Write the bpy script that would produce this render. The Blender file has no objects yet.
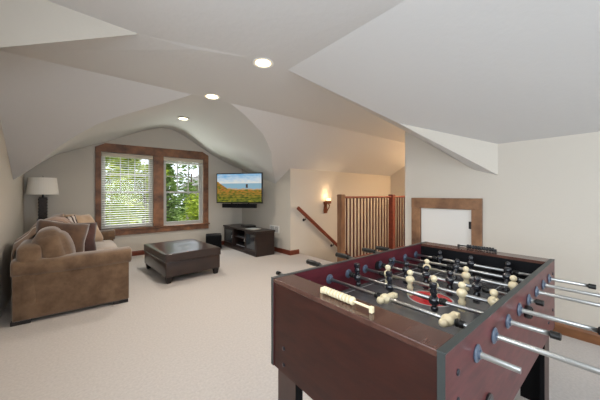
import bpy, bmesh, math, random
from mathutils import Vector, Matrix
random.seed(7)
C = bpy.context.scene.collection
H = 1.24
PI = math.pi
# ------------------------------------------------------------------ helpers
def lin(r, g, b):
    def f(c):
        c /= 255.0
        return c / 12.92 if c <= .04045 else ((c + .055) / 1.055) ** 2.4
    return (f(r), f(g), f(b), 1)

class N:
    def __init__(s, name):
        s.m = bpy.data.materials.new(name); s.m.use_nodes = True
        s.t = s.m.node_tree; s.b = s.t.nodes['Principled BSDF']; s.L = s.t.links
    def n(s, kind, **kw):
        o = s.t.nodes.new(kind)
        for k, v in kw.items():
            if k.startswith('_'): setattr(o, k[1:], v)
            else: o.inputs[k.replace('__', ' ')].default_value = v
        return o
    def l(s, a, ao, b, bi): s.L.new(a.outputs[ao], b.inputs[bi])

def mat(name, col, rough=.6, metal=0, spec=.5, noise=None, bump=None, sheen=0, coat=0, emit=None):
    """noise=(scale, col2, stretch) ; bump=(scale, strength, distance)"""
    s = N(name); s.b.inputs['Base Color'].default_value = col
    s.b.inputs['Roughness'].default_value = rough; s.b.inputs['Metallic'].default_value = metal
    s.b.inputs['Specular IOR Level'].default_value = spec
    s.b.inputs['Sheen Weight'].default_value = sheen; s.b.inputs['Coat Weight'].default_value = coat
    tc = s.n('ShaderNodeTexCoord')
    if noise:
        sc, c2, st = noise
        mp = s.n('ShaderNodeMapping'); mp.inputs['Scale'].default_value = st
        s.l(tc, 'Object', mp, 'Vector')
        nz = s.n('ShaderNodeTexNoise', Scale=sc, Detail=5.0, Roughness=.6)
        s.l(mp, 'Vector', nz, 'Vector')
        rp = s.n('ShaderNodeValToRGB')
        rp.color_ramp.elements[0].position = .32; rp.color_ramp.elements[1].position = .68
        rp.color_ramp.elements[0].color = col; rp.color_ramp.elements[1].color = c2
        s.l(nz, 'Fac', rp, 'Fac'); s.l(rp, 'Color', s.b, 'Base Color')
    if bump:
        sc, stg, ds = bump
        nz = s.n('ShaderNodeTexNoise', Scale=sc, Detail=4.0)
        s.l(tc, 'Object', nz, 'Vector')
        bp = s.n('ShaderNodeBump', Strength=stg, Distance=ds)
        s.l(nz, 'Fac', bp, 'Height'); s.l(bp, 'Normal', s.b, 'Normal')
    if emit:
        s.b.inputs['Emission Color'].default_value = emit[0]; s.b.inputs['Emission Strength'].default_value = emit[1]
    return s.m

class MB:
    def __init__(s): s.bm = bmesh.new()
    def box(s, a, b, bev=0, seg=2, M=None):
        r = bmesh.ops.create_cube(s.bm, size=1)
        vs = r['verts']
        c = [(a[i] + b[i]) / 2 for i in range(3)]; d = [abs(b[i] - a[i]) for i in range(3)]
        for v in vs: v.co = Vector((v.co[0]*d[0] + c[0], v.co[1]*d[1] + c[1], v.co[2]*d[2] + c[2]))
        if bev:
            es = list({e for v in vs for e in v.link_edges})
            r2 = bmesh.ops.bevel(s.bm, geom=es, offset=bev, segments=seg, affect='EDGES', profile=.5)
            vs = list({v for f in r2['faces'] for v in f.verts} | {v for v in vs if v.is_valid})
        if M is not None:
            for v in vs: v.co = M @ v.co
        return s
    def cyl(s, p, q, r, r2=None, n=16, cap=True):
        p = Vector(p); q = Vector(q); d = q - p
        r2 = r if r2 is None else r2
        M = Matrix.Translation((p + q) / 2) @ d.to_track_quat('Z', 'Y').to_matrix().to_4x4()
        bmesh.ops.create_cone(s.bm, cap_ends=cap, segments=n, radius1=r, radius2=r2, depth=d.length, matrix=M)
        return s
    def lathe(s, prof, n=24, M=None):
        """prof: (radius, z) bottom to top"""
        M = M or Matrix.Identity(4); rings = []
        for r, z in prof:
            rings.append([s.bm.verts.new(M @ Vector((r*math.cos(2*PI*k/n), r*math.sin(2*PI*k/n), z))) for k in range(n)])
        for a, b in zip(rings, rings[1:]):
            for k in range(n): s.bm.faces.new((a[k], a[(k+1) % n], b[(k+1) % n], b[k]))
        if prof[0][0] > 1e-6: s.bm.faces.new(rings[0][::-1])
        if prof[-1][0] > 1e-6: s.bm.faces.new(rings[-1])
        return s
    def sph(s, c, r, sc=(1, 1, 1), n=16, M=None):
        T = Matrix.Translation(c) @ Matrix.Diagonal((r*sc[0], r*sc[1], r*sc[2], 1))
        if M is not None: T = M @ T
        bmesh.ops.create_uvsphere(s.bm, u_segments=n, v_segments=max(8, n*2//3), radius=1, matrix=T)
        return s
    def poly(s, pts):
        vs = [s.bm.verts.new(p) for p in pts]; s.bm.faces.new(vs); return s
    def prism(s, pts, axis, a, b, bev=0):
        """2D outline pts extruded along axis 0/1/2 from a to b"""
        def mk(p, t):
            v = [p[0], p[1]]; v.insert(axis, t); return Vector(v)
        A = [s.bm.verts.new(mk(p, a)) for p in pts]; B = [s.bm.verts.new(mk(p, b)) for p in pts]
        n = len(pts); fs = [s.bm.faces.new(A), s.bm.faces.new(B[::-1])]
        for k in range(n): fs.append(s.bm.faces.new((A[k], B[k], B[(k+1) % n], A[(k+1) % n])))
        if bev:
            bmesh.ops.recalc_face_normals(s.bm, faces=fs)
            es = list({e for f in fs[:2] for e in f.edges})
            bmesh.ops.bevel(s.bm, geom=es, offset=bev, segments=3, affect='EDGES', profile=.5)
        return s
    def tube(s, pts, r, n=10):
        pts = [Vector(p) for p in pts]; rings = []
        for i, p in enumerate(pts):
            d = (pts[min(i+1, len(pts)-1)] - pts[max(i-1, 0)]).normalized()
            q = d.to_track_quat('Z', 'Y')
            rings.append([s.bm.verts.new(p + q @ Vector((r*math.cos(2*PI*k/n), r*math.sin(2*PI*k/n), 0))) for k in range(n)])
        for a, b in zip(rings, rings[1:]):
            for k in range(n): s.bm.faces.new((a[k], a[(k+1) % n], b[(k+1) % n], b[k]))
        s.bm.faces.new(rings[0][::-1]); s.bm.faces.new(rings[-1])
        return s
    def build(s, name, m, parent=None, smooth=False, recalc=True, loc=None, rz=0, origin=None):
        if recalc: bmesh.ops.recalc_face_normals(s.bm, faces=s.bm.faces)
        if origin:
            for v in s.bm.verts: v.co -= Vector(origin)
        me = bpy.data.meshes.new(name); s.bm.to_mesh(me); s.bm.free()
        ms = m if isinstance(m, (list, tuple)) else [m]
        for q in ms: me.materials.append(q)
        if smooth:
            for p in me.polygons: p.use_smooth = True
        o = bpy.data.objects.new(name, me); C.objects.link(o)
        if origin: o.location = origin
        if loc: o.location = loc
        if rz: o.rotation_euler = (0, 0, rz)
        if parent: o.parent = parent
        if smooth == 'auto' or smooth == 2:
            md = o.modifiers.new('n', 'WEIGHTED_NORMAL')
        return o

def tag(o, label=None, cat=None, group=None, kind=None):
    if label: o['label'] = label
    if cat: o['category'] = cat
    if group: o['group'] = group
    if kind: o['kind'] = kind
    return o
def thing(name, label, cat, loc=(0, 0, 0), rz=0, group=None):
    o = bpy.data.objects.new(name, None); C.objects.link(o); o.empty_display_size = .1
    o.location = loc; o.rotation_euler = (0, 0, rz)
    return tag(o, label, cat, group)
def struct(name, mb, m, smooth=False, recalc=False, parent=None):
    o = mb.build(name, m, parent, smooth, recalc)
    if not parent: o['kind'] = 'structure'
    return o
def V(x, y, h): return (x, y, h + H)      # h = height relative to the camera

# ------------------------------------------------------------------ materials
WALLC = lin(199, 192, 181)
wall_m = mat('wall_paint', WALLC, .75, bump=(45, .10, .01), spec=.25)
ceil_m = mat('ceiling_paint', lin(202, 200, 198), .8, bump=(22, .22, .008), spec=.2)
carpet_m = mat('carpet', lin(190, 184, 179), .95, noise=(60, lin(176, 170, 166), (1, 1, 1)), bump=(260, .4, .006), spec=.1, sheen=.1)
cherry = mat('cherry_trim', lin(122, 58, 38), .4, noise=(9, lin(90, 40, 26), (1, 1, 6)), spec=.4)
alder = mat('alder_frame', lin(150, 102, 70), .5, noise=(5, lin(84, 58, 46), (1, 1, 1)), spec=.4)
alder_door = mat('alder_door_casing', lin(146, 108, 78), .5, noise=(16, lin(88, 60, 44), (1, .3, .3)), spec=.4)
sash_m = mat('white_sash', lin(172, 170, 165), .4)
slat_m = mat('blind_slat', lin(222, 219, 212), .5)
black_m = mat('black_plastic', (.008, .008, .009, 1), .3)
blackmat = mat('black_matte', (.004, .004, .005, 1), .5, spec=.12)
white_m = mat('white_plastic', lin(222, 220, 214), .45)

# ------------------------------------------------------------------ ceiling geometry (heights relative to the eye)
XR = 3.3; YW = 6.3; YS = 4.35; XE = 6.9; HC = 1.17
TS = .58; CS = .525 + TS * YS
YB = (CS - HC) / TS
def xl(y): return -.745 + .046 * (YW - y) if y > 3 else -.593
def XT(y): return 3.28 - .046 * (y - YS)
def S(x, y): return (x, y, CS - TS * y)
val = [(-.681, 4.944), (-.54, 4.765), (-.375, 4.524), (-.207, 4.268), (-.04, 4.055), (.125, 3.869), (.29, 3.734), (.444, 3.627), (.701, 3.453), (1.0, YB),
       (1.24, YB), (1.47, YB), (1.74, 3.36), (1.98, 3.50), (2.20, 3.63), (2.36, 3.77), (2.60, 4.0), (2.80, 4.295), (3.02, 4.56), (XT(4.86), 4.86)]
gab = [(-.745, .333), (-.559, .529), (-.364, .682), (-.23, .745), (-.104, .805), (.182, .929), (.30, .98), (.411, 1.032), (.67, 1.160), (.929, 1.285),
       (1.29, 1.415), (1.52, 1.405), (1.70, 1.345), (1.95, 1.205), (2.20, 1.055), (2.40, .945), (2.60, .845), (2.85, .74), (3.04, .68), (XT(YW), .645)]
A = (1.50, 2.03, HC); Cc = (XR, .851, .514); D = (XR, .851, .196); Fp = (XR, 1.058, .262); E_ = (XR, 1.869, .833)
# plane P through A, Cc and the wall line
f_, cx_, cy_, th = 267.9, 300, 194.2, .8888
Fw = Vector((math.cos(th), math.sin(th))); Rt = Vector((math.sin(th), -math.cos(th)))
pn = (Vector(Cc) - Vector(A)).cross(Vector((XR, .155, .519)) - Vector(A)); pc = pn.dot(Vector(A))
def hP(x, y): return (pc - pn.x*x - pn.y*y) / pn.z
B = (2.62, 1.56, hP(2.62, 1.56))
PT = (1.515, .88, hP(1.515, .88)); PT2 = (1.55, -3.0, 1.30)
C1 = (.325, 2.29, HC + .015); C2 = (-.60, 2.25, .715); K0 = (-.60, YB, HC)
crease = [K0, (-.15, 2.93, HC), (.295, 2.56, HC), (.70, 2.22, HC), (1.09, 2.06, HC), A]
def vv(t): return (t[0], t[1], t[2] + H)

m = MB()   # main flat ceiling between the crease and the slope breaks
pts = [vv(p) for p in crease] + [V(XR, 2.05, HC), V(XR, 1.87, HC), V(XE, 1.87, HC), V(XE, YB, HC)] + [V(x, YB, HC) for x in (1.47, 1.24, 1.0)] + [V(-.60, YB, HC)]
m.poly(pts[1:-1] + [pts[0]])
ceiling = struct('ceiling', m, ceil_m)
m = MB()   # slope toward the window side and over the stairs
pl = [V(*S(xl(YB), YB))] + [V(*S(x, YB)) for x in (1.0,)] + [V(*S(x, y)) for x, y in val[:9][::-1]] + [V(*S(xl(4.944), 4.944))]
m.poly(pl)
pr = [V(*S(1.47, YB)), V(*S(XE, YB)), V(*S(XE, YS)), V(*S(XT(YS), YS))] + [V(*S(x, y)) for x, y in val[12:][::-1]]
m.poly(pr)
struct('ceiling_slope', m, ceil_m)
m = MB()   # dormer vault over the window bay
steps = 10; rows_ = []
for i in range(steps + 1):
    t = i / steps
    rows_.append([m.bm.verts.new(V(a[0]*(1-t) + b[0]*t, a[1]*(1-t) + YW*t, (CS - TS*a[1])*(1-t) + b[1]*t)) for a, b in zip(val, gab)])
for r0_, r1_ in zip(rows_, rows_[1:]):
    for k in range(len(val) - 1): m.bm.faces.new((r0_[k], r0_[k+1], r1_[k+1], r1_[k]))
struct('ceiling_vault', m, ceil_m, smooth=True)
m = MB()   # near ceiling and the slope over the games area
m.poly([vv(K0), vv(C2), vv(C1)])
m.poly([vv(C1), vv(crease[2]), vv(crease[1]), vv(K0)])
m.poly([vv(crease[2]), vv(C1), V(-.60, 2.22, HC+.02), V(-.60, -3, 1.3), vv(PT2), vv(PT), vv(A), vv(crease[4]), vv(crease[3])])
m.poly([vv(A), vv(PT), vv(PT2), V(XR, -3, .52), vv(Cc), vv(B)])
struct('ceiling_near', m, ceil_m)
m = MB()
m.poly([vv(C1), vv(C2), V(-.60, 2.22, HC+.02)])
m.poly([vv(B), vv(Cc), vv(D)])
struct('ceiling_cheek', m, wall_m)
m = MB()
m.poly([vv(A), vv(B), vv(E_)]); m.poly([vv(B), vv(Fp), vv(E_)]); m.poly([vv(B), vv(D), vv(Fp)])
m.poly([vv(A), vv(E_), V(XR, 2.05, HC)]); m.poly([vv(E_), V(XR, 1.87, HC), V(XR, 2.05, HC)])
struct('ceiling_soffit', m, ceil_m)

# ------------------------------------------------------------------ walls
# window wall with an opening for each sash unit
HT = .80; HB = -.675
WL = (.272, 1.15); WR = (1.345, 2.19)
xs_top = [(x, h) for x, h in gab]
def topz(x):
    for (x0, h0), (x1, h1) in zip(gab, gab[1:]):
        if x0 <= x <= x1: return h0 + (h1-h0)*(x-x0)/(x1-x0)
m = MB()
def wallpiece(x0, x1, hlo, hhi=None):
    xs = [x0] + [x for x, _ in gab if x0 < x < x1] + [x1]
    if hhi is None: m.poly([V(x0, YW, hlo), V(x1, YW, hlo)] + [V(x, YW, topz(x)) for x in xs[::-1]])
    else: m.poly([V(x0, YW, hlo), V(x1, YW, hlo), V(x1, YW, hhi), V(x0, YW, hhi)])
wallpiece(-.745, WL[0], -H); wallpiece(WL[1], WR[0], -H); wallpiece(WR[1], XT(YW), -H)
for w in (WL, WR): wallpiece(w[0], w[1], -H, HB); wallpiece(w[0], w[1], HT)
for w in (WL, WR):    # reveals
    a, b = w
    for q in ([(a, HB), (a, HT)], [(a, HT), (b, HT)], [(b, HT), (b, HB)], [(b, HB), (a, HB)]):
        m.poly([V(q[0][0], YW, q[0][1]), V(q[1][0], YW, q[1][1]), V(q[1][0], YW+.16, q[1][1]), V(q[0][0], YW+.16, q[0][1])])
struct('wall_window', m, wall_m)
m = MB()
m.poly([V(XT(YS), YS, -H), V(XT(YW), YW, -H), V(XT(YW), YW, .645), V(XT(4.86), 4.86, CS-TS*4.86), V(XT(YS), YS, .525)])
struct('wall_tv', m, wall_m)
m = MB()
m.poly([V(XT(YS), YS, -3.6), V(XE, YS, -3.6), V(XE, YS, .525), V(XT(YS), YS, .525)])
struct('wall_stair', m, wall_m)
m = MB()
m.poly([V(XE, 1.87, -3.6), V(XE, YS, -3.6), V(XE, YS, .525), V(XE, YB, HC), V(XE, 1.87, HC)])
m.poly([V(3.55, 3.24, -3.6), V(XE, 3.24, -3.6), V(XE, 3.24, -H-.001), V(3.55, 3.24, -H-.001)])
struct('wall_stair_end', m, wall_m)
m = MB()
m.poly([V(XR, 1.869, -H), V(XR, -3, -H), V(XR, -3, .52), vv(Cc), vv(D), vv(Fp), vv(E_)])
m.poly([V(XR, 1.869, -H), V(XE, 1.869, -H), V(XE, 1.869, HC), V(XR, 1.869, HC)])
struct('wall_right', m, wall_m)
m = MB()
m.poly([V(-.745, YW, -H), V(xl(3.01), 3, -H), V(xl(3.01), 3, HC+.3), V(xl(YB), YB, HC), V(xl(4.944), 4.944, CS-TS*4.944), V(-.745, YW, .333)])
# left wall beside the camera, with a window opening
LX = -.593
for (y0, y1, h0, h1) in ((1.3, 3.0, -H, 1.5), (-3, -1.6, -H, 1.5), (-1.6, 1.3, -H, -.5), (-1.6, 1.3, .9, 1.5)):
    m.poly([V(LX, y0, h0), V(LX, y1, h0), V(LX, y1, h1), V(LX, y0, h1)])
struct('wall_left', m, wall_m)
m = MB()
for (x0, x1, h0, h1) in ((LX, .1, -H, 1.5), (2.5, XR, -H, 1.5), (.1, 2.5, -H, -.5), (.1, 2.5, .8, 1.5)):
    m.poly([V(x0, -3, h0), V(x1, -3, h0), V(x1, -3, h1), V(x0, -3, h1)])
struct('wall_back', m, wall_m)
m = MB()
m.poly([(-.9, -3, 0), (XR, -3, 0), (XR, 1.87, 0), (3.55, 1.87, 0), (3.55, 6.4, 0), (-.9, 6.4, 0)])
m.poly([(3.55, 1.87, 0), (XE, 1.87, 0), (XE, 3.24, 0), (3.55, 3.24, 0)])
floor = struct('floor', m, carpet_m)
# stairs going down along the sconce wall
m = MB(); x = 3.55; z = 0
prof = [(x, z)]
for k in range(12):
    z -= .19; prof += [(x, z)]; x += .245; prof += [(x, z)]
prof += [(x, -3.0), (3.55, -3.0)]
m.prism([(p[0], p[1]) for p in prof], 1, 3.25, 4.345)
o = struct('staircase', m, carpet_m, recalc=True)

# baseboards
def bboard(name, p, q, n_, mat_=cherry, hh=.095):
    m = MB(); p = Vector(p); q = Vector(q); d = (q-p).normalized(); n_ = Vector(n_)
    prof = [(0, 0), (.016, 0), (.016, hh-.02), (.010, hh-.006), (.006, hh), (0, hh)]
    Aa = [m.bm.verts.new((p.x + n_.x*a, p.y + n_.y*a, b)) for a, b in prof]
    Bb = [m.bm.verts.new((q.x + n_.x*a, q.y + n_.y*a, b)) for a, b in prof]
    m.bm.faces.new(Aa); m.bm.faces.new(Bb[::-1])
    for k in range(len(prof)): m.bm.faces.new((Aa[k], Bb[k], Bb[(k+1) % 6], Aa[(k+1) % 6]))
    return struct(name, m, mat_, recalc=True)
bboard('baseboard_window', (-.72, YW), (XT(YW)-.016, YW), (0, -1))
bboard('baseboard_tv', (XT(YS), YS), (XT(YW), YW), (-1, -.046))
bboard('baseboard_stair', (XT(YS)-.016, YS), (3.5, YS), (0, -1))
bboard('baseboard_right', (XR, 1.869), (XR, -3), (-1, 0), mat('alder_base', lin(132, 88, 54), .4, noise=(9, lin(100, 62, 38), (1, .3, 1))))

# ------------------------------------------------------------------ windows
m = MB()   # timber casing: mitred head with clipped upper corners, two jambs, centre post, sill board
yF = YW - .035
m.prism([(.185, .805+H), (2.31, .805+H), (2.31, .905+H), (2.17, .985+H), (.335, .97+H), (.185, .885+H)], 1, yF, YW, .006)
for a, b in ((.185, .272), (1.15, 1.345), (2.19, 2.31)): m.box((a, yF+.004, HB+H), (b, YW, .805+H), .004)
m.box((.16, yF-.03, HB-.025+H), (2.335, YW, HB+H), .005)
m.box((.185, yF+.002, HB-.13+H), (2.31, YW, HB-.025+H), .004)
wf = struct('trim_1', m, alder, recalc=True)
glass = N('window_glass'); t = glass.t; tr = glass.n('ShaderNodeBsdfTransparent'); gl = glass.n('ShaderNodeBsdfGlossy', Roughness=.02)
mx = glass.n('ShaderNodeMixShader', Fac=.012); glass.l(tr, 0, mx, 1); glass.l(gl, 0, mx, 2)
t.links.new(mx.outputs[0], t.nodes['Material Output'].inputs['Surface']); glass_m = glass.m
for i, (a, b) in enumerate((WL, WR)):
    e = bpy.data.objects.new('window_%d' % (i+1), None); C.objects.link(e); e['kind'] = 'structure'; e.location = V((a+b)/2, YW, HB)
    def P(mb, name, mt):
        o = mb.build(name, mt, e, origin=e.location); o.location = (0, 0, 0); return o
    fw = .035; y0, y1 = YW+.05, YW+.10
    m = MB()
    for q in (((a, HB), (a+fw, HT)), ((b-fw, HB), (b, HT)), ((a+fw, HB), (b-fw, HB+fw)), ((a+fw, HT-fw), (b-fw, HT))):
        m.box((q[0][0], y0-.01, q[0][1]+H), (q[1][0], y1+.03, q[1][1]+H), .003)
    P(m, 'window_frame', sash_m)
    hm = .045
    for nm, (h0, h1), yy in (('upper_sash', (hm-.02, HT-fw), y0+.03), ('lower_sash', (HB+fw, hm+.02), y0)):
        m = MB(); ax, bx = a+fw+.001, b-fw-.001; sw = .035
        for q in (((ax, h0), (ax+sw, h1)), ((bx-sw, h0), (bx, h1)), ((ax+sw, h0), (bx-sw, h0+.038)), ((ax+sw, h1-sw), (bx-sw, h1))):
            m.box((q[0][0], yy, q[0][1]+H), (q[1][0], yy+.028, q[1][1]+H), .002)
        if nm == 'upper_sash':
            for k in (1, 2):
                xm = ax + sw + (bx-ax-2*sw)*k/3; m.box((xm-.009, yy+.006, h0+.038+H), (xm+.009, yy+.022, h1-sw+H))
            hmid = (h0+h1)/2; m.box((ax+sw, yy+.007, hmid-.009+H), (bx-sw, yy+.021, hmid+.009+H))
        s_ = P(m, nm, sash_m)
        g = MB().box((ax+sw-.004, yy+.012, h0+.03+H), (bx-sw+.004, yy+.015, h1-sw+.004+H)).build('pane', glass_m, s_, origin=e.location)
        g.location = (0, 0, 0)
# blinds
def blind(a, b, drop, label, gap, tilt):
    t = thing('window_blind', label, 'blind', V((a+b)/2, YW-.0, HT))
    def P(mb, name, mt, par=t):
        o = mb.build(name, mt, par, origin=t.location); o.location = (0, 0, 0); return o
    P(MB().box((a+.006, YW-.01, HT-.075+H), (b-.006, YW+.045, HT-.004+H), .006), 'valance', mat('valance_wood_%d' % int(a*10), lin(196, 184, 164), .5))
    m = MB(); z = HT-.09; n = int((drop-.1)/gap)
    for k in range(n):
        zz = z - gap*k + H
        M = Matrix.Translation((0, YW+.018, zz)) @ Matrix.Rotation(tilt, 4, 'X')
        m.box((a+.012, -.022, -.0013), (b-.012, .022, .0013), M=M)
    P(m, 'slats', slat_m)
    P(MB().box((a+.012, YW-.006, z-gap*n-.014+H), (b-.012, YW+.042, z-gap*n+.004+H), .003), 'bottom_rail', slat_m)
    for xx in (a+.14, (a+b)/2, b-.14):
        for yy in (YW-.008, YW+.043): P(MB().box((xx-.0015, yy-.001, z-gap*n+H), (xx+.0015, yy+.001, HT-.06+H)), 'ladder_cord', slat_m)
    return t
blind(WL[0], WL[1], HT-HB-.0, 'white slatted blind fully lowered in the left window', .0435, .20)
blind(WR[0], WR[1], .125, 'white slatted blind gathered up at the top of the right window', .006, 0)

# unseen windows beside and behind the camera; the back one is added for fill
def side_window(name, c0, c1, axis, pos, h0, h1):
    e = bpy.data.objects.new(name, None); C.objects.link(e); e['kind'] = 'structure'
    m = MB(); fw = .06
    def bx(u0, u1, z0, z1, o0=-.03, o1=.06):
        if axis == 'y': m.box((pos+o0, u0, z0+H), (pos+o1, u1, z1+H), .004)
        else: m.box((u0, pos+o0, z0+H), (u1, pos+o1, z1+H), .004)
    bx(c0, c0+fw, h0, h1); bx(c1-fw, c1, h0, h1); bx(c0+fw, c1-fw, h0, h0+fw); bx(c0+fw, c1-fw, h1-fw, h1); mid = (c0+c1)/2
    bx(mid-.03, mid+.03, h0+fw, h1-fw)
    m.build('window_frame', sash_m, e)
    g = MB()
    if axis == 'y': g.box((pos+.01, c0+fw, h0+fw+H), (pos+.014, c1-fw, h1-fw+H))
    else: g.box((c0+fw, pos+.01, h0+fw+H), (c1-fw, pos+.014, h1-fw+H))
    g.build('pane', glass_m, e)
side_window('window_3', -1.6, 1.3, 'y', LX, -.5, .9)
side_window('window_4', .1, 2.5, 'x', -3, -.5, .8)  # added out of view, lets fill light in through the back wall

# ------------------------------------------------------------------ access door in the right wall
m = MB()
yA, yB = 1.765, .985; ih = -.17
m.box((XR-.03, yA-.115, 0), (XR, yA, ih+H), .004)
m.box((XR-.03, yB, 0), (XR, yB+.10, ih+H), .004)
m.box((XR-.033, yB, ih+H), (XR, yA, -.045+H), .004)
e = thing('door_1', None, None, (0, 0, 0)); e['kind'] = 'structure'
m.build('door_casing', alder_door, e)
MB().box((XR-.010, yB+.104, .10), (XR-.002, yA-.119, ih-.004+H), .002).build('door_panel', mat('door_paint', lin(214, 211, 206), .5), e)
m = MB()
for zz in (.22, .86): m.cyl((XR-.022, yB+.103, zz), (XR-.022, yB+.103, zz+.08), .008); m.box((XR-.013, yB+.104, zz), (XR-.011, yB+.13, zz+.08))
m.build('hinge', black_m, e)

# ------------------------------------------------------------------ recessed lights
canm = mat('can_trim', lin(235, 232, 225), .5)
glow = mat('lamp_glow', (1, .9, .7, 1), .5, emit=((1, .82, .52, 1), 6))
def can(x, y, h, label, power, lc=(1, .92, .82)):
    t = thing('recessed_light', label, 'ceiling light', V(x, y, h), group='recessed ceiling lights')
    MB().lathe([(.066, -.001), (.09, -.006), (.094, -.004), (.094, .0), (.066, 0)], 32).build('trim_ring', canm, t, smooth=False)
    MB().lathe([(.0, .0), (.066, -.0035)], 32).build('lens', glow, t)
    ld = bpy.data.lights.new('can', 'SPOT'); ld.energy = power; ld.spot_size = 2.75; ld.spot_blend = .9; ld.shadow_soft_size = .06; ld.color = lc
    lo = bpy.data.objects.new('can_lamp', ld); C.objects.link(lo); lo.parent = t; lo.location = (0, 0, -.03)
    return t
can(1.25, 2.06, HC-.001, 'round lit recessed ceiling light nearest the camera, first of three in the row', 62)
can(1.205, 3.155, HC-.001, 'round lit recessed ceiling light in the middle of the row of three', 85)
can(1.315, 4.73, 1.268, 'round lit recessed ceiling light nearest the window, last of three in the row', 85)

# ------------------------------------------------------------------ railing and handrail
rail_m = mat('railing_cherry', lin(124, 56, 40), .35, noise=(10, lin(92, 38, 26), (1, 1, 3)), spec=.45)
post_m = mat('newel_wood', lin(130, 94, 66), .45, noise=(8, lin(96, 64, 44), (1, 1, .4)), spec=.4)
bal_m = mat('baluster_wood', lin(88, 46, 38), .4, noise=(12, lin(66, 34, 28), (1, 1, .4)), spec=.4)
t = thing('stair_railing', 'tall red-brown wooden railing with square balusters guarding the stair opening', 'railing', (3.6, 3.2, 0))
def P(mb, name, mt, par):
    o = mb.build(name, mt, par, origin=(3.6, 3.2, 0)); o.location = (0, 0, 0); return o
for x0, mt in ((3.53, post_m), (5.12, rail_m)):
    m = MB(); m.box((x0-.05, 3.15, 0), (x0+.05, 3.25, 1.205), .004); m.box((x0-.056, 3.144, 1.205), (x0+.056, 3.256, 1.222), .005)
    m.box((x0-.05, 3.15, 1.222), (x0+.05, 3.25, 1.236), .006)
    o = P(m, 'newel_post', mt, t)
m = MB(); m.box((3.58, 3.168, 1.165), (5.07, 3.232, 1.205), .012); m.box((5.17, 3.168, 1.165), (6.88, 3.232, 1.205), .012); P(m, 'top_rail', rail_m, t)
m = MB(); m.box((3.58, 3.18, .05), (5.07, 3.22, .085), .005); m.box((5.17, 3.18, .05), (6.88, 3.22, .085), .005); P(m, 'bottom_rail', rail_m, t)
xb = 3.58 + .095
while xb < 6.85:
    if not (5.03 < xb < 5.21):
        P(MB().box((xb-.0105, 3.1895, .085), (xb+.0105, 3.2105, 1.165)), 'baluster', bal_m, t)
    xb += .0975
t = thing('wall_handrail', 'sloping round-edged wooden handrail fixed to the stair wall', 'handrail', (3.45, 4.28, 0))
def P2(mb, name, mt):
    o = mb.build(name, mt, t, origin=(3.45, 4.28, 0)); o.location = (0, 0, 0); return o
p0 = Vector((3.41, 4.275, .968)); p1 = Vector((5.1, 4.275, -.345))
dd = (p1-p0); M = Matrix.Translation(p0) @ dd.to_track_quat('X', 'Z').to_matrix().to_4x4()
P2(MB().box((0, -.022, -.035), (dd.length, .022, .035), .012, 3, M=M), 'rail', rail_m)
for q in (.13, .62):
    p = p0 + dd*q
    m = MB(); m.tube([(p.x, p.y, p.z-.03), (p.x, p.y, p.z-.075), (p.x, p.y+.03, p.z-.10), (p.x, YS-.006, p.z-.10)], .009, 8)
    m.cyl((p.x, YS-.008, p.z-.10), (p.x, YS-.0005, p.z-.10), .03, n=16); P2(m, 'bracket', black_m)

# ------------------------------------------------------------------ wall sconce
def sconce(label, loc, rz, up, pt):
    global t
    t = thing('wall_sconce', label, 'wall lamp', loc, rz); t.scale = (1.15, 1.0, 1.1)
    MB().prism([(-.045, -.16), (.045, -.16), (.055, -.10), (.035, 0), (.055, .06), (0, .10), (-.055, .06), (-.035, 0), (-.055, -.10)], 1, -.012, -.001, .002).build('back_plate', rust, t)
    MB().tube([(0, -.01, -.09), (-.01, -.06, -.13), (-.03, -.10, -.10), (.0, -.12, -.03), (.03, -.10, .0), (.0, -.10, .04)], .012, 8).build('arm', rust, t, smooth=True)
    MB().lathe([(.0, .035), (.055, .04), (.062, .05), (.056, .10), (.045, .10), (.045, .06), (0, .055)], 20, Matrix.Translation((0, -.10, 0))).build('cup', rust, t)
    MB().lathe([(.0, .06), (.040, .062), (.048, .10), (.046, .15), (.0, .15)], 20, Matrix.Translation((0, -.10, 0))).build('glass_shade', cand, t, smooth=True)
    ld = bpy.data.lights.new('sconce', 'POINT'); ld.energy = pt; ld.color = (1, .66, .36); ld.shadow_soft_size = .03
    lo = bpy.data.objects.new('sconce_lamp', ld); C.objects.link(lo); lo.parent = t; lo.location = (0, -.10, .19)
    ld = bpy.data.lights.new('sconce_up', 'SPOT'); ld.energy = up; ld.spot_size = 1.7; ld.spot_blend = .7; ld.color = (1, .72, .44); ld.shadow_soft_size = .03
    lo = bpy.data.objects.new('sconce_uplight', ld); C.objects.link(lo); lo.parent = t; lo.location = (0, -.10, .17); lo.rotation_euler = (PI, 0, 0)
rust = mat('rust_metal', lin(150, 84, 52), .6, noise=(20, lin(92, 48, 32), (1, 1, 1)), metal=.3)
cand = mat('sconce_glass', lin(240, 200, 130), .5, emit=((1, .70, .34, 1), 2.6))
sconce('rustic wall sconce with a glowing candle shade on the wall above the sloping handrail', (4.27, YS, .985), 0, 4, 1.8)
sconce('added unseen wall sconce warming the stairwell from its end wall', (XE, 2.6, 1.75), -PI/2, 30, 45)  # added out of view to turn the stair walls and ceiling warm

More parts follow.
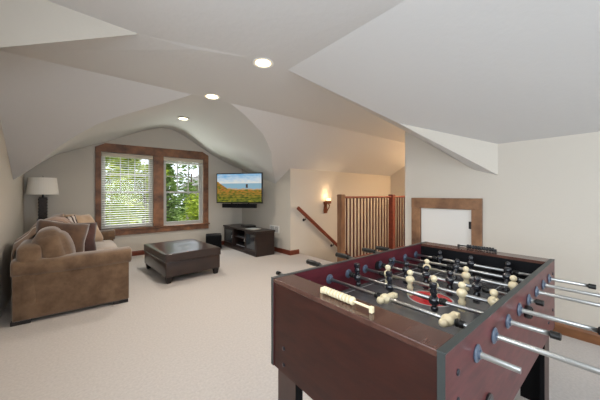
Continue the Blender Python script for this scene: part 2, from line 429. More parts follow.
# ------------------------------------------------------------------ wall register
t = thing('wall_vent', 'white louvred vent cover on the wall beside the television cabinet', 'vent', (XT(4.89), 4.89, .48), .046)
m = MB()
for q in (((-.012, -.17, -.08), (-.001, .17, -.06)), ((-.012, -.17, .06), (-.001, .17, .08)), ((-.012, -.17, -.06), (-.001, -.15, .06)), ((-.012, .15, -.06), (-.001, .17, .06)), ((-.012, -.008, -.06), (-.001, .008, .06))):
    m.box(*q, .001)
m.build('frame', white_m, t)
m = MB()
for k in range(9): m.box((-.009, -.15, -.054+k*.0135), (-.002, .15, -.048+k*.0135))
m.build('louvres', white_m, t)
MB().box((-.0019, -.15, -.06), (-.0008, .15, .06)).build('duct', mat('duct_grey', lin(120, 125, 135), .7), t)

# ------------------------------------------------------------------ television
tl = Vector((2.27, 5.69)); tr_ = Vector((2.91, 4.83)); tc_ = (tl+tr_)/2; ang = math.atan2(tr_.y-tl.y, tr_.x-tl.x)
TW, TH = (tr_-tl).length, .645
t = thing('television', 'flat television showing a coastal meadow, mounted in the room corner', 'television', (tc_.x, tc_.y, H+.13), ang)
z0 = .0
sc = N('tv_picture'); tcn = sc.n('ShaderNodeTexCoord'); sx = sc.n('ShaderNodeSeparateXYZ'); sc.l(tcn, 'Generated', sx, 'Vector')
nz = sc.n('ShaderNodeTexNoise', Scale=4.0, Detail=6.0); mp = sc.n('ShaderNodeMapping'); mp.inputs['Scale'].default_value = (2.0, 1, 3.5)
sc.l(tcn, 'Generated', mp, 'Vector'); sc.l(mp, 'Vector', nz, 'Vector')
def ramp(els):
    r = sc.n('ShaderNodeValToRGB'); cr = r.color_ramp
    while len(cr.elements) < len(els): cr.elements.new(.5)
    for e_, (p, c) in zip(cr.elements, els): e_.position = p; e_.color = c
    return r
sky = ramp([(.66, lin(226, 226, 220)), (.80, lin(190, 212, 228)), (1.0, lin(120, 178, 220))])
_a = sc.n('ShaderNodeMath', _operation='MULTIPLY_ADD'); _a.inputs[1].default_value = .5; sc.l(nz, 'Fac', _a, 0); _b = sc.n('ShaderNodeMath', _operation='SUBTRACT'); _b.inputs[1].default_value = .27
sc.l(sx, 'Z', _a, 2); sc.L.new(_a.outputs[0], _b.inputs[0]); sc.L.new(_b.outputs[0], sky.inputs[0])
mead = ramp([(.35, lin(70, 96, 20)), (.45, lin(120, 112, 34)), (.56, lin(196, 124, 52)), (.66, lin(120, 78, 40))]); 
nz2 = sc.n('ShaderNodeTexNoise', Scale=7.0, Detail=8.0); mp2 = sc.n('ShaderNodeMapping'); mp2.inputs['Scale'].default_value = (1.6, 1, 4)
sc.l(tcn, 'Generated', mp2, 'Vector'); sc.l(mp2, 'Vector', nz2, 'Vector'); sc.l(nz2, 'Fac', mead, 'Fac')
def math_(op, a, b):
    q = sc.n('ShaderNodeMath', _operation=op)
    for i, v in enumerate((a, b)):
        if isinstance(v, (int, float)): q.inputs[i].default_value = v
        else: sc.L.new(v, q.inputs[i])
    return q.outputs[0]
def mixc(fac, c1, c2):
    q = sc.n('ShaderNodeMix', _data_type='RGBA')
    sc.L.new(fac, q.inputs[0])
    for i, v in ((6, c1), (7, c2)):
        if isinstance(v, tuple): q.inputs[i].default_value = v
        else: sc.L.new(v, q.inputs[i])
    return q.outputs[2]
zc = sx.outputs['Z']; xc = sx.outputs['X']
seam = math_('LESS_THAN', zc, .665)
col = mixc(seam, sky.outputs[0], lin(140, 178, 196))
edge = math_('ADD', .50, math_('MULTIPLY', math_('SUBTRACT', nz.outputs['Fac'], .5), .12))
edge = math_('SUBTRACT', edge, math_('MULTIPLY', xc, .03))
col = mixc(math_('LESS_THAN', zc, edge), col, lin(190, 160, 120))
edge2 = math_('SUBTRACT', edge, .04)
hill = math_('MAXIMUM', edge2, math_('SUBTRACT', math_('ADD', .74, math_('MULTIPLY', math_('SUBTRACT', nz2.outputs['Fac'], .5), .08)), math_('MULTIPLY', xc, 1.1)))
col = mixc(math_('LESS_THAN', zc, hill), col, mead.outputs[0])
rx = math_('LESS_THAN', math_('ABSOLUTE', math_('SUBTRACT', xc, .68), 0), .022); rz_ = math_('LESS_THAN', math_('ABSOLUTE', math_('SUBTRACT', zc, .57), 0), .065)
col = mixc(math_('MULTIPLY', rx, rz_), col, lin(70, 50, 40))
low = math_('MULTIPLY', math_('LESS_THAN', zc, .42), math_('MINIMUM', .85, math_('MULTIPLY', math_('SUBTRACT', .44, zc), 2.6)))
grn = ramp([(.38, lin(28, 48, 8)), (.5, lin(80, 104, 24)), (.64, lin(150, 150, 40))]); sc.l(nz2, 'Fac', grn, 'Fac')
col = mixc(low, col, grn.outputs[0])
sc.b.inputs['Base Color'].default_value = (.01, .01, .01, 1); sc.b.inputs['Roughness'].default_value = .2
sc.L.new(col, sc.b.inputs['Emission Color']); sc.b.inputs['Emission Strength'].default_value = .85
m = MB(); m.box((-TW/2, 0, -TH/2+z0), (TW/2, .045, TH/2+z0), .004); m.box((-TW*.3, .045, -TH*.32), (TW*.3, .075, TH*.25), .01)
m.build('housing', black_m, t)
MB().box((-TW/2+.02, -.002, -TH/2+.024), (TW/2-.02, .001, TH/2-.02)).build('screen', sc.m, t)
m = MB(); m.box((-.10, .075, -.10), (.10, .09, .10)); m.build('mount_plate', black_m, t)
vec = Vector((XR-.02-tc_.x, YW-.45-tc_.y)); vec.rotate(Matrix.Rotation(-ang, 2))
m = MB(); m.tube([(0, .085, 0), (vec.x*.5-.12, vec.y*.5+.05, 0), (vec.x, vec.y, 0)], .02, 8); m.build('mount_arm', black_m, t)
t2 = thing('soundbar', 'long black soundbar hanging just under the television', 'speaker', (tc_.x, tc_.y, H+.13-TH/2-.055), ang)
m = MB(); m.box((-TW*.37, -.012, -.045), (TW*.37, .06, .045), .012); m.build('cabinet', blackmat, t2)
MB().box((-TW*.36, -.015, -.036), (TW*.36, -.011, .036)).build('grille', mat('grille_cloth', (.006, .006, .007, 1), .9, spec=.1, bump=(400, .5, .002)), t2)
for s_ in (-.2, .2): MB().box((s_-.015, .06, -.03), (s_+.015, .066, .09)).build('bracket', blackmat, t2)

# ------------------------------------------------------------------ television cabinet
esp = mat('espresso_wood', lin(46, 32, 28), .35, noise=(8, lin(32, 22, 20), (1, 1, 4)), spec=.5)
esp_in = mat('espresso_inside', lin(26, 19, 18), .6)
CX0, CX1, CY0, CY1, CZ = 2.655, 3.08, 4.63, 6.17, .50
t = thing('media_cabinet', 'long low espresso-brown television cabinet with glass doors', 'cabinet', (2.87, 5.38, 0))
def P(mb, name, mt, par=None, **k):
    o = mb.build(name, mt, par or t, origin=(2.87, 5.38, 0), **k); o.location = (0, 0, 0); return o
P(MB().box((CX0-.02, CY0-.02, CZ-.035), (CX1+.01, CY1+.02, CZ), .006), 'top', esp)
m = MB()
m.box((CX0, CY0, .0), (CX1, CY0+.025, CZ-.035), .002); m.box((CX0, CY1-.025, 0), (CX1, CY1, CZ-.035), .002)
m.box((CX0+.01, CY0+.025, .05), (CX1, CY1-.025, .075)); m.box((CX1-.012, CY0+.025, .075), (CX1, CY1-.025, CZ-.035))
Y1, Y2 = CY0+.50, CY1-.50
for yy in (Y1, Y2): m.box((CX0+.008, yy-.012, .075), (CX1-.012, yy+.012, CZ-.035))
P(m, 'carcass', esp)
P(MB().box((CX0-.008, CY0-.008, 0), (CX0+.012, CY1+.008, .06), .004), 'plinth', esp)
P(MB().box((CX0+.03, Y1+.012, .27), (CX1-.012, Y2-.012, .288)), 'shelf', esp)
dglass = mat('door_glass', lin(50, 55, 60), .08, spec=.8)
for a, b, hs in ((CY0+.027, Y1-.014, 1), (Y2+.014, CY1-.027, -1)):
    m = MB(); w = .045; z0, z1 = .078, CZ-.038
    for q in (((a, z0), (a+w, z1)), ((b-w, z0), (b, z1)), ((a+w, z0), (b-w, z0+w)), ((a+w, z1-w), (b-w, z1))):
        m.box((CX0-.004, q[0][0], q[0][1]), (CX0+.016, q[1][0], q[1][1]), .002)
    d_ = P(m, 'door', esp)
    P(MB().box((CX0+.004, a+w, z0+w), (CX0+.008, b-w, z1-w)), 'glass_pane', dglass, d_)
    yh = b-w/2 if hs > 0 else a+w/2
    P(MB().cyl((CX0-.02, yh, .24), (CX0-.02, yh, .31), .005, n=8).cyl((CX0-.02, yh, .25), (CX0-.004, yh, .25), .003, n=6).cyl((CX0-.02, yh, .30), (CX0-.004, yh, .30), .003, n=6), 'handle', mat('steel_%d' % hs, (.6, .6, .6, 1), .3, metal=1), d_)
silver = mat('silver_plastic', lin(150, 152, 158), .35, metal=.4)
# devices
o = MB().box((CX0+.06, Y1+.05, .288), (CX0+.30, Y2-.06, .335), .004).build('cable_box', blackmat, None, origin=(CX0+.18, (Y1+Y2)/2, .288)); tag(o, 'slim black media box on the middle shelf of the cabinet', 'media player')
bx = o
f1 = MB().box((CX0+.056, Y1+.08, .30), (CX0+.060, Y2-.09, .308)).build('display_strip', silver, bx, origin=(CX0+.18, (Y1+Y2)/2, .288)); f1.location = (0, 0, 0)
o = MB().box((CX0+.05, Y1+.04, .075), (CX0+.32, Y2-.05, .15), .004).build('receiver', blackmat, None, origin=(CX0+.18, (Y1+Y2)/2, .075)); tag(o, 'black receiver on the bottom of the open middle bay', 'receiver')
f1 = MB().box((CX0+.045, Y1+.06, .10), (CX0+.05, Y2-.07, .12)).build('display_strip', silver, o, origin=(CX0+.18, (Y1+Y2)/2, .075)); f1.location = (0, 0, 0)
t3 = thing('game_console', 'black console lying on top of the television cabinet', 'game console', (2.90, 5.42, CZ))
MB().prism([(-.12, -.15), (.10, -.17), (.13, .12), (-.10, .16)], 2, .004, .045, .005).build('case', black_m, t3)
MB().box((-.10, -.12, 0), (.09, .11, .004)).build('feet', blackmat, t3)
t3 = thing('magazine', 'white booklet lying flat on the cabinet beside the console', 'booklet', (2.82, 5.06, CZ), .2)
MB().box((-.10, -.14, 0), (.10, .14, .006), .001).build('pages', white_m, t3)
MB().box((-.101, -.141, .006), (.101, .141, .0072)).build('cover', mat('booklet_cover', lin(205, 208, 210), .3), t3)

# subwoofer
t = thing('subwoofer', 'black cube subwoofer on the carpet under the window corner', 'speaker', (2.32, 5.98, 0), -.35)
MB().box((-.17, -.17, .018), (.17, .17, .325), .02, 3).build('enclosure', blackmat, t)
MB().box((-.15, -.176, .04), (.15, -.168, .30), .003).build('grille', mat('sub_grille', (.006, .006, .007, 1), .9, spec=.1, bump=(300, .5, .002)), t)
for sx_ in (-.13, .13):
    for sy_ in (-.13, .13): MB().cyl((sx_, sy_, 0), (sx_, sy_, .02), .018, n=12).build('foot', black_m, t)

# ------------------------------------------------------------------ ottoman
lea = mat('brown_leather', lin(48, 30, 25), .30, noise=(5, lin(36, 23, 20), (1, 1, 1)), bump=(60, .15, .003), spec=.6, coat=.25)
rot = -.0; ca = math.atan2(.14*.5+.0, .8)
t = thing('storage_ottoman', 'large dark brown leather storage ottoman on block feet', 'ottoman', (1.24, 4.59, 0), .07)
ox, oy = .405, .575
def cushtop(x0, x1, y0, y1, z0, z1, crown, r=.03, name='lid', mt=lea, nx=24, ny=30, tuft=False):
    m = MB(); m.box((x0, y0, z0), (x1, y1, z1), r, 4)
    return m
m = MB(); m.box((-ox+.008, -oy+.008, .09), (ox-.008, oy-.008, .297), .012, 3); m.build('body', lea, t, smooth=True)
m = MB(); g = []
nx, ny = 21, 27
for j in range(ny):
    row = []
    for i in range(nx):
        u = i/(nx-1)*2-1; v = j/(ny-1)*2-1
        z = .413 - .007*(abs(u)**10 + abs(v)**10) - .010*math.exp(-((u*ox)**2+(v*oy)**2)/.004)+.004*math.cos(u*2)*math.cos(v*2)
        row.append(m.bm.verts.new((u*ox*(1-.004*(abs(v)**10)), v*oy*(1-.004*abs(u)**10), z)))
    g.append(row)
for j in range(ny-1):
    for i in range(nx-1): m.bm.faces.new((g[j][i], g[j][i+1], g[j+1][i+1], g[j+1][i]))
edge_ = [g[0][i] for i in range(nx)] + [g[j][-1] for j in range(1, ny)] + [g[-1][i] for i in range(nx-2, -1, -1)] + [g[j][0] for j in range(ny-2, 0, -1)]
low_ = [m.bm.verts.new((v.co.x, v.co.y, .303)) for v in edge_]
for k in range(len(edge_)): m.bm.faces.new((edge_[k], edge_[(k+1) % len(edge_)], low_[(k+1) % len(edge_)], low_[k]))
m.bm.faces.new(low_)
lid = m.build('lid', lea, t, smooth=False)
for p in lid.data.polygons: p.use_smooth = p.normal.z > .5
MB().sph((0, 0, .401), .014, (1, 1, .5)).build('tuft_button', lea, lid, smooth=True)
m = MB()
for q in (((-ox, -oy, .2), (ox, -oy, .2)), ((ox, -oy, .2), (ox, oy, .2)), ((ox, oy, .2), (-ox, oy, .2)), ((-ox, oy, .2), (-ox, -oy, .2))):
    a = Vector(q[0])*1; b = Vector(q[1])*1
    a.z = b.z = .302; m.cyl(a, b, .006, n=8)
m.build('piping', lea, lid)
for sx_ in (-1, 1):
    for sy_ in (-1, 1):
        cx, cy = sx_*(ox-.06), sy_*(oy-.06)
        m = MB(); r = bmesh.ops.create_cone(m.bm, cap_ends=True, segments=4, radius1=.036, radius2=.056, depth=.092, matrix=Matrix.Translation((cx, cy, .046)) @ Matrix.Rotation(PI/4, 4, 'Z'))
        m.build('foot', esp_in, t)

# ------------------------------------------------------------------ sofa
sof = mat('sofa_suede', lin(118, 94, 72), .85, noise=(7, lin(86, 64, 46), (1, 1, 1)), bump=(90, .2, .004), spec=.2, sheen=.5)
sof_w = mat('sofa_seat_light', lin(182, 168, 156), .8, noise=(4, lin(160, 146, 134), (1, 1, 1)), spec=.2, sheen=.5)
SX0, SX1, SY0, SY1 = -.515, .43, 3.61, 5.86
t = thing('sofa', 'brown suede sofa with rolled arms standing along the left wall', 'sofa', (-.05, 4.73, 0))
def P(mb, name, mt, par=None, **k):
    o = mb.build(name, mt, par or t, origin=(-.05, 4.73, 0), **k); o.location = (0, 0, 0); return o
P(MB().box((SX0+.01, SY0+.22, .06), (SX1-.06, SY1-.22, .30), .02, 3), 'base', sof, smooth=True)
for y0, y1, out in ((SY0, SY0+.25, -1), (SY1-.25, SY1, 1)):
    m = MB()
    ya, yb = (y0+.022, y1-.015) if out < 0 else (y0+.015, y1-.022)
    m.box((SX0, ya, .035), (SX1-.012, yb, .52), .018, 3)
    arm = P(m, 'arm', sof, smooth=True)
    m = MB(); n = 20; L_ = []
    cyc = (y0+y1)/2; ry = (y1-y0)/2; prof = []
    for k in range(n):
        a = 2*PI*k/n; cc, ss = math.cos(a), math.sin(a)
        prof.append((cyc + ry*math.copysign(abs(cc)**.55, cc), .532 + .086*math.copysign(abs(ss)**.7, ss)))
    rings = []
    xsr = [(SX0-.008, .86), (SX0+.0, .94), (SX0+.02, 1), (SX0+.3, 1), (SX1-.25, 1), (SX1-.015, 1), (SX1+.004, .96), (SX1+.012, .88)]
    for xx, s_ in xsr: rings.append([m.bm.verts.new((xx, cyc+(p-cyc)*s_, .532+(q-.532)*s_ - .012*math.sin((xx-SX0)/(SX1-SX0)*PI))) for p, q in prof])
    for a_, b_ in zip(rings, rings[1:]):
        for k in range(n): m.bm.faces.new((a_[k], a_[(k+1) % n], b_[(k+1) % n], b_[k]))
    m.bm.faces.new(rings[0]); m.bm.faces.new(rings[-1])
    P(m, 'arm_roll', sof, arm, smooth=True)
def softbox(x0, x1, y0, y1, z0, z1, puff=.03, e=.22, n=12, M=None, seed=0):
    """cushion: rounded box with bulging faces"""
    m = MB(); bmesh.ops.create_cube(m.bm, size=2); bmesh.ops.subdivide_edges(m.bm, edges=m.bm.edges[:], cuts=n-1, use_grid_fill=True)
    hx, hy, hz = (x1-x0)/2, (y1-y0)/2, (z1-z0)/2; c = Vector(((x0+x1)/2, (y0+y1)/2, (z0+z1)/2)); r = min(hx, hy, hz)*2*e
    rnd = random.Random(seed); ph = [rnd.uniform(0, 6) for _ in range(4)]
    for v in m.bm.verts:
        u = v.co.copy(); p = Vector((u.x*hx, u.y*hy, u.z*hz))
        inner = Vector((max(-hx+r, min(hx-r, p.x)), max(-hy+r, min(hy-r, p.y)), max(-hz+r, min(hz-r, p.z))))
        d = p - inner
        if d.length > 1e-6: p = inner + d.normalized()*min(r, max(abs(d.x), abs(d.y), abs(d.z)))
        b = (1-u.x**2)*(1-u.y**2) if abs(u.z) > .99 else ((1-u.x**2)*(1-u.z**2) if abs(u.y) > .99 else (1-u.y**2)*(1-u.z**2))
        ax = 2 if abs(u.z) > .99 else (1 if abs(u.y) > .99 else 0)
        p[ax] += math.copysign(1, u[ax])*puff*max(0, b)
        p += Vector((math.sin(p.y*14+ph[0]), math.sin(p.z*17+ph[1]), math.sin(p.x*15+ph[2])))*.004
        v.co = p
        if M is not None: v.co = M @ v.co
        else: v.co += c
    return m
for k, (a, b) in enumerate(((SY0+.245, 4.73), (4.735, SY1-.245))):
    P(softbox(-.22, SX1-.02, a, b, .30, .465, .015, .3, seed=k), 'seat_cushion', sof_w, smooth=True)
m = softbox(SX0+.005, SX0+.22, SY0+.03, SY1-.03, .08, .76, .015, .35, seed=9); P(m, 'back_frame', sof, smooth=True)
for k, (a, b) in enumerate(((SY0+.09, 4.10), (4.11, 5.0), (5.01, SY1-.12))):
    M = Matrix.Translation((-.235, (a+b)/2, .64 if k == 0 else .685)) @ Matrix.Rotation(-.24, 4, 'Y')
    m = softbox(-.12, .12, -(b-a)/2, (b-a)/2, -.20 if k == 0 else -.24, .22 if k == 0 else .22, .045, .32, M=M, seed=k+3); P(m, 'back_cushion', sof, smooth=True)
for x in (SX0+.06, SX1-.09):
    for y in (SY0+.07, SY1-.07): P(MB().box((x-.07, y-.04, 0), (x+.07, y+.04, .04), .006), 'foot', esp_in)

# throw pillows
def pillow(name, label, center, size, thick, M, mt, pipe=None, seed=0):
    w = size/2; n = 18; m = MB(); grids = []
    for s_ in (1, -1):
        g = []
        for j in range(n+1):
            row = []
            for i in range(n+1):
                u = i/n*2-1; v = j/n*2-1
                pin = 1-.10*(1-abs(u*v))*max(u*u, v*v)      # corners stick out a little
                x = u*w*pin; y = v*w*pin
                z = s_*thick*((1-u**4)*(1-v**4))**.55 + .004*math.sin(9*u+seed)*math.sin(7*v+seed)
                row.append((x, y, z))
            g.append(row)
        grids.append(g)
    vs = {}
    def vert(s_, i, j):
        key = (0 if i in (0, n) or j in (0, n) else s_, i, j)
        if key not in vs: vs[key] = m.bm.verts.new(grids[0 if s_ == 1 else 1][j][i])
        return vs[key]
    for s_ in (1, -1):
        for j in range(n):
            for i in range(n): m.bm.faces.new([vert(s_, i, j), vert(s_, i+1, j), vert(s_, i+1, j+1), vert(s_, i, j+1)])
    o = m.build(name, mt, None, smooth=True)
    o.matrix_world = Matrix.Translation(center) @ M
    tag(o, label, 'pillow')
    return o
def orient(nx, ny, nz, spin=0):
    q = Vector((nx, ny, nz)).to_track_quat('Z', 'Y').to_matrix().to_4x4()
    return q @ Matrix.Rotation(spin, 4, 'Z')
pm1 = mat('pillow_tan', lin(96, 70, 50), .8, noise=(9, lin(66, 46, 34), (1, 1, 1)), sheen=.5, spec=.2)
pm2 = mat('pillow_dark', lin(82, 50, 42), .8, noise=(4, lin(48, 30, 28), (1, 1, 1)), sheen=.3, spec=.2)
pm3 = mat('pillow_beige', lin(176, 150, 122), .8, noise=(5, lin(150, 124, 98), (1, 1, 1)), sheen=.4, spec=.2)
zb = N('pillow_zebra'); tcz = zb.n('ShaderNodeTexCoord'); wv = zb.n('ShaderNodeTexWave', Scale=7.0, Distortion=6.0, Detail=2.0)
zb.l(tcz, 'Object', wv, 'Vector'); rz = zb.n('ShaderNodeValToRGB'); rz.color_ramp.interpolation = 'CONSTANT'
rz.color_ramp.elements[0].color = lin(60, 44, 40); rz.color_ramp.elements[1].color = lin(196, 186, 178); rz.color_ramp.elements[1].position = .5
zb.l(wv, 'Fac', rz, 'Fac'); zb.l(rz, 'Color', zb.b, 'Base Color'); zb.b.inputs['Roughness'].default_value = .8
pillow('throw_pillow', 'tan square throw pillow leaning on the near sofa arm', (-.185, 3.985, .715), .47, .085, orient(.25, -1, .38, -.22), pm1, seed=1)
pillow('throw_pillow', 'dark reddish-brown throw pillow just behind the tan one', (-.075, 4.20, .70), .46, .07, orient(.32, -1, .50, -.15), pm2, seed=2)
pillow('throw_pillow', 'dark and white patterned throw pillow against the sofa back', (-.19, 4.50, .75), .42, .06, orient(.6, -1, .45, .1), zb.m, seed=3)
pillow('throw_pillow', 'pale beige throw pillow farthest along the sofa toward the window', (.025, 4.84, .755), .47, .08, orient(1, -.65, .7, -.1), pm3, seed=4)
# blanket folded over the back
bl = N('blanket_stripes'); tcb = bl.n('ShaderNodeTexCoord'); sb = bl.n('ShaderNodeSeparateXYZ'); bl.l(tcb, 'UV', sb, 'Vector')
mm_ = bl.n('ShaderNodeMath', _operation='FRACT'); m5 = bl.n('ShaderNodeMath', _operation='MULTIPLY'); m5.inputs[1].default_value = 4.0
bl.L.new(sb.outputs['X'], m5.inputs[0]); bl.L.new(m5.outputs[0], mm_.inputs[0])
rb = bl.n('ShaderNodeValToRGB'); rb.color_ramp.interpolation = 'CONSTANT'; rb.color_ramp.elements[0].color = lin(146, 118, 98)
rb.color_ramp.elements[1].position = .62; rb.color_ramp.elements[1].color = lin(206, 194, 182)
e3 = rb.color_ramp.elements.new(.78); e3.color = lin(96, 62, 48)
bl.L.new(mm_.outputs[0], rb.inputs[0]); bl.l(rb, 'Color', bl.b, 'Base Color'); bl.b.inputs['Roughness'].default_value = .9; bl.b.inputs['Sheen Weight'].default_value = .4
m = MB(); uvl = m.bm.loops.layers.uv.new('UVMap'); g = []
path = [(-.545, .60), (-.545, .70), (-.535, .775), (-.485, .815), (-.435, .86), (-.40, .92), (-.345, .965), (-.27, .985), (-.19, .965), (-.125, .90), (-.095, .82)]
nY = 26
for j in range(nY+1):
    y = 3.98 + .50*j/nY; row = []
    for i, (px, pz) in enumerate(path):
        w_ = .010*math.sin(j*1.1 + i*.5) + .006*math.sin(j*2.3)
        row.append(m.bm.verts.new((px + w_*.5 + (.01 if i > 5 else -.01), y + .012*math.sin(i*.9), pz - .032 + w_*.6 - .13*(1 - min(1, (y-3.95)/.22))**2)))
    g.append(row)
for j in range(nY):
    for i in range(len(path)-1):
        f = m.bm.faces.new((g[j][i], g[j][i+1], g[j+1][i+1], g[j+1][i]))
        for lp, (a_, b_) in zip(f.loops, ((j, i), (j, i+1), (j+1, i+1), (j+1, i))): lp[uvl].uv = (a_/nY, b_/10)
o = m.build('throw_blanket', bl.m, None, smooth=True)
md = o.modifiers.new('s', 'SOLIDIFY'); md.thickness = .014; md.offset = 1
tag(o, 'cream and brown striped throw blanket draped over the sofa back', 'blanket')

# ------------------------------------------------------------------ lamp on an end table
t = thing('end_table', 'small dark end table tucked behind the far sofa arm', 'table', (-.50, 6.07, 0))
MB().box((-.19, -.19, .50), (.19, .19, .53), .006).build('table_top', esp, t)
for a in (-.165, .165):
    for b in (-.165, .165): MB().box((a-.018, b-.018, 0), (a+.018, b+.018, .50), .003).build('leg', esp, t)
MB().box((-.15, -.15, .15), (.15, .15, .17)).build('shelf', esp, t)
t = thing('table_lamp', 'table lamp with a wide pale drum shade and dark carved column', 'lamp', (-.505, 6.09, .53))
shade = mat('lamp_shade', lin(236, 232, 224), .8, spec=.1)
MB().lathe([(.198, .705), (.170, .98), (.166, .98), (.194, .705)], 40).build('lamp_shade', shade, t, smooth=False)
lampb = mat('lamp_column', lin(52, 40, 34), .5, noise=(30, lin(20, 15, 14), (1, 1, 1)), bump=(40, .8, .01))
m = MB(); m.box((-.075, -.075, 0), (.075, .075, .03), .006); m.box((-.05, -.05, .03), (.05, .05, .66), .008)
for k in range(12): m.box((-.054, -.054, .06+k*.05), (.054, .054, .085+k*.05), .003)
m.build('base', lampb, t)
MB().cyl((0, 0, .66), (0, 0, .74), .014, n=12).cyl((0, 0, .74), (0, 0, .82), .022, n=12).build('socket', black_m, t)
m = MB()
for a in range(3): m.cyl((0, 0, .965), (.166*math.cos(a*2.1), .166*math.sin(a*2.1), .965), .002, n=6)
m.cyl((0, 0, .80), (0, 0, 1.01), .003, n=6); m.build('shade_holder', black_m, t)

# ------------------------------------------------------------------ foosball table
def woodm(name, c1, c2, rough, stretch, sc=6, coat=0):
    return mat(name, c1, rough, noise=(sc, c2, stretch), spec=.28, coat=coat)
fb_front = woodm('foosball_front_wood', lin(54, 24, 17), lin(40, 17, 12), .42, (1, 1.5, 6))
fb_side = woodm('foosball_side_wood', lin(98, 50, 50), lin(66, 31, 33), .36, (1.5, 1, 6))
fb_in = woodm('foosball_inner_red', lin(92, 34, 42), lin(70, 24, 32), .35, (1.5, 1, 6))
fb_ledge = woodm('foosball_ledge_wood', lin(84, 56, 47), lin(66, 42, 35), .22, (1, 5, 1), coat=.3)
trim_m = mat('foosball_black_trim', lin(52, 56, 55), .4, spec=.35)
leg_out = woodm('foosball_leg_wood', lin(70, 52, 46), lin(54, 40, 36), .4, (1, 1, .4))
chrome = mat('rod_chrome', lin(170, 170, 168), .32, metal=1)
bush_m = mat('bushing_blue_grey', lin(72, 84, 100), .35)
cream = mat('player_cream', lin(212, 198, 164), .3, spec=.5, coat=.2)
blk = mat('player_black', (.010, .011, .015, 1), .16, spec=.6, coat=.3)
grip = mat('grip_black', lin(22, 21, 19), .4, spec=.3)
bolt_m = mat('bolt_dark', lin(40, 42, 50), .35, metal=.3)
X0, X1, Yn, Yf, ZT, ZB = .654, 2.085, .270, 1.010, .87, .484
TK = .019; LI, LO = .757, 1.975; ZP = .712; ZR = .797
O_ = (1.37, .64, 0)
t = thing('foosball_table', 'large red-brown foosball table with eight player rods and black trim', 'foosball table', O_)
def P(mb, name, mt, par=None, **k):
    o = mb.build(name, mt, par or t, origin=O_, **k); o.location = (0, 0, 0); return o
for yo, yi in ((Yn, Yn+TK), (Yf, Yf-TK)):
    a, b = min(yo, yi), max(yo, yi)
    m = MB(); m.box((X0, a, ZB), (X1, b, ZT-.004), .0)
    sp = P(m, 'side_panel', [fb_side, fb_in, trim_m])
    for p in sp.data.polygons:
        n = p.normal
        inner = (n.y > .5) if yo == Yn else (n.y < -.5)
        p.material_index = 1 if inner else (2 if abs(n.x) > .5 or n.z < -.5 else 0)
    P(MB().box((X0-.001, a-.001, ZT-.004), (X1+.001, b+.001, ZT), .0012), 'top_trim', trim_m, sp)
for xa, xb_ in ((X0+.004, LI), (LO, X1-.004)):
    near = xa < 1
    m = MB(); m.box((xa if near else xb_-.02, Yn+TK+.0005, ZB), (xa+.02 if near else xb_, Yf-TK-.0005, ZT-.018))
    P(m, 'end_panel', fb_front)
    m = MB(); m.box((xb_-.012 if near else xa, Yn+TK+.0005, ZP-.05), (xb_ if near else xa+.012, Yf-TK-.0005, ZT-.018))
    ew = P(m, 'goal_wall', blackmat)
    P(MB().box((LI-.002 if near else LO-.002, .545, ZP), (LI+.002 if near else LO+.002, .735, ZP+.075)), 'goal_mouth_shade', mat('goal_mouth_shade_%d' % near, (.002, .002, .002, 1), .9), ew)  # black sheet standing for the shade inside the goal hole
    P(MB().box((xa-.004 if near else xa-.002, Yn+TK+.0005, ZT-.018), (xb_+.002 if near else xb_+.004, Yf-TK-.0005, ZT-.001), .002), 'end_ledge', fb_ledge)
# playfield
fm = N('playfield'); tcf = fm.n('ShaderNodeTexCoord'); sxf = fm.n('ShaderNodeSeparateXYZ'); fm.l(tcf, 'Object', sxf, 'Vector')
def fmath(op, a, b=0.0):
    q = fm.n('ShaderNodeMath', _operation=op)
    for i, v in enumerate((a, b)):
        if isinstance(v, (int, float)): q.inputs[i].default_value = v
        else: fm.L.new(v, q.inputs[i])
    return q.outputs[0]
def fmix(fac, c1, c2):
    q = fm.n('ShaderNodeMix', _data_type='RGBA'); fm.L.new(fac, q.inputs[0])
    for i, v in ((6, c1), (7, c2)):
        if isinstance(v, tuple): q.inputs[i].default_value = v
        else: fm.L.new(v, q.inputs[i])
    return q.outputs[2]
fx, fy = sxf.outputs['X'], sxf.outputs['Y']
def rad(cx, cy): return fmath('SQRT', fmath('ADD', fmath('POWER', fmath('ABSOLUTE', fmath('SUBTRACT', fx, cx)), 2), fmath('POWER', fmath('ABSOLUTE', fmath('SUBTRACT', fy, cy)), 2)))
FC = lin(80, 80, 82); WH = lin(165, 168, 170)
col = None
r0 = rad(0, 0)
def band(v, c, w): return fmath('LESS_THAN', fmath('ABSOLUTE', fmath('SUBTRACT', v, c)), w)
lines = band(fx, 0, .003)
col = fmix(lines, FC, WH)
ax_ = fmath('ABSOLUTE', fx); ay_ = fmath('ABSOLUTE', fy)
for gx, gy in ((.40, .17), (.50, .10)):     # penalty boxes at both ends
    v1 = fmath('MULTIPLY', band(ax_, gx, .003), fmath('LESS_THAN', ay_, gy))
    v2 = fmath('MULTIPLY', band(ay_, gy, .003), fmath('GREATER_THAN', ax_, gx))
    col = fmix(fmath('MAXIMUM', v1, v2), col, WH)
bd = fmath('MAXIMUM', fmath('MULTIPLY', band(ay_, .318, .003), fmath('LESS_THAN', ax_, .585)), fmath('MULTIPLY', band(ax_, .585, .003), fmath('LESS_THAN', ay_, .318)))
col = fmix(bd, col, WH)
col = fmix(fmath('LESS_THAN', r0, .107), col, WH)
col = fmix(fmath('LESS_THAN', r0, .098), col, lin(190, 42, 48))
inr = fmath('SQRT', fmath('ADD', fmath('POWER', fmath('MULTIPLY', ay_, 1.0), 2), fmath('POWER', fmath('MULTIPLY', ax_, 2.2), 2)))
col = fmix(band(inr, .066, .013), col, lin(80, 30, 36))
fm.L.new(col, fm.b.inputs['Base Color']); fm.b.inputs['Roughness'].default_value = .18
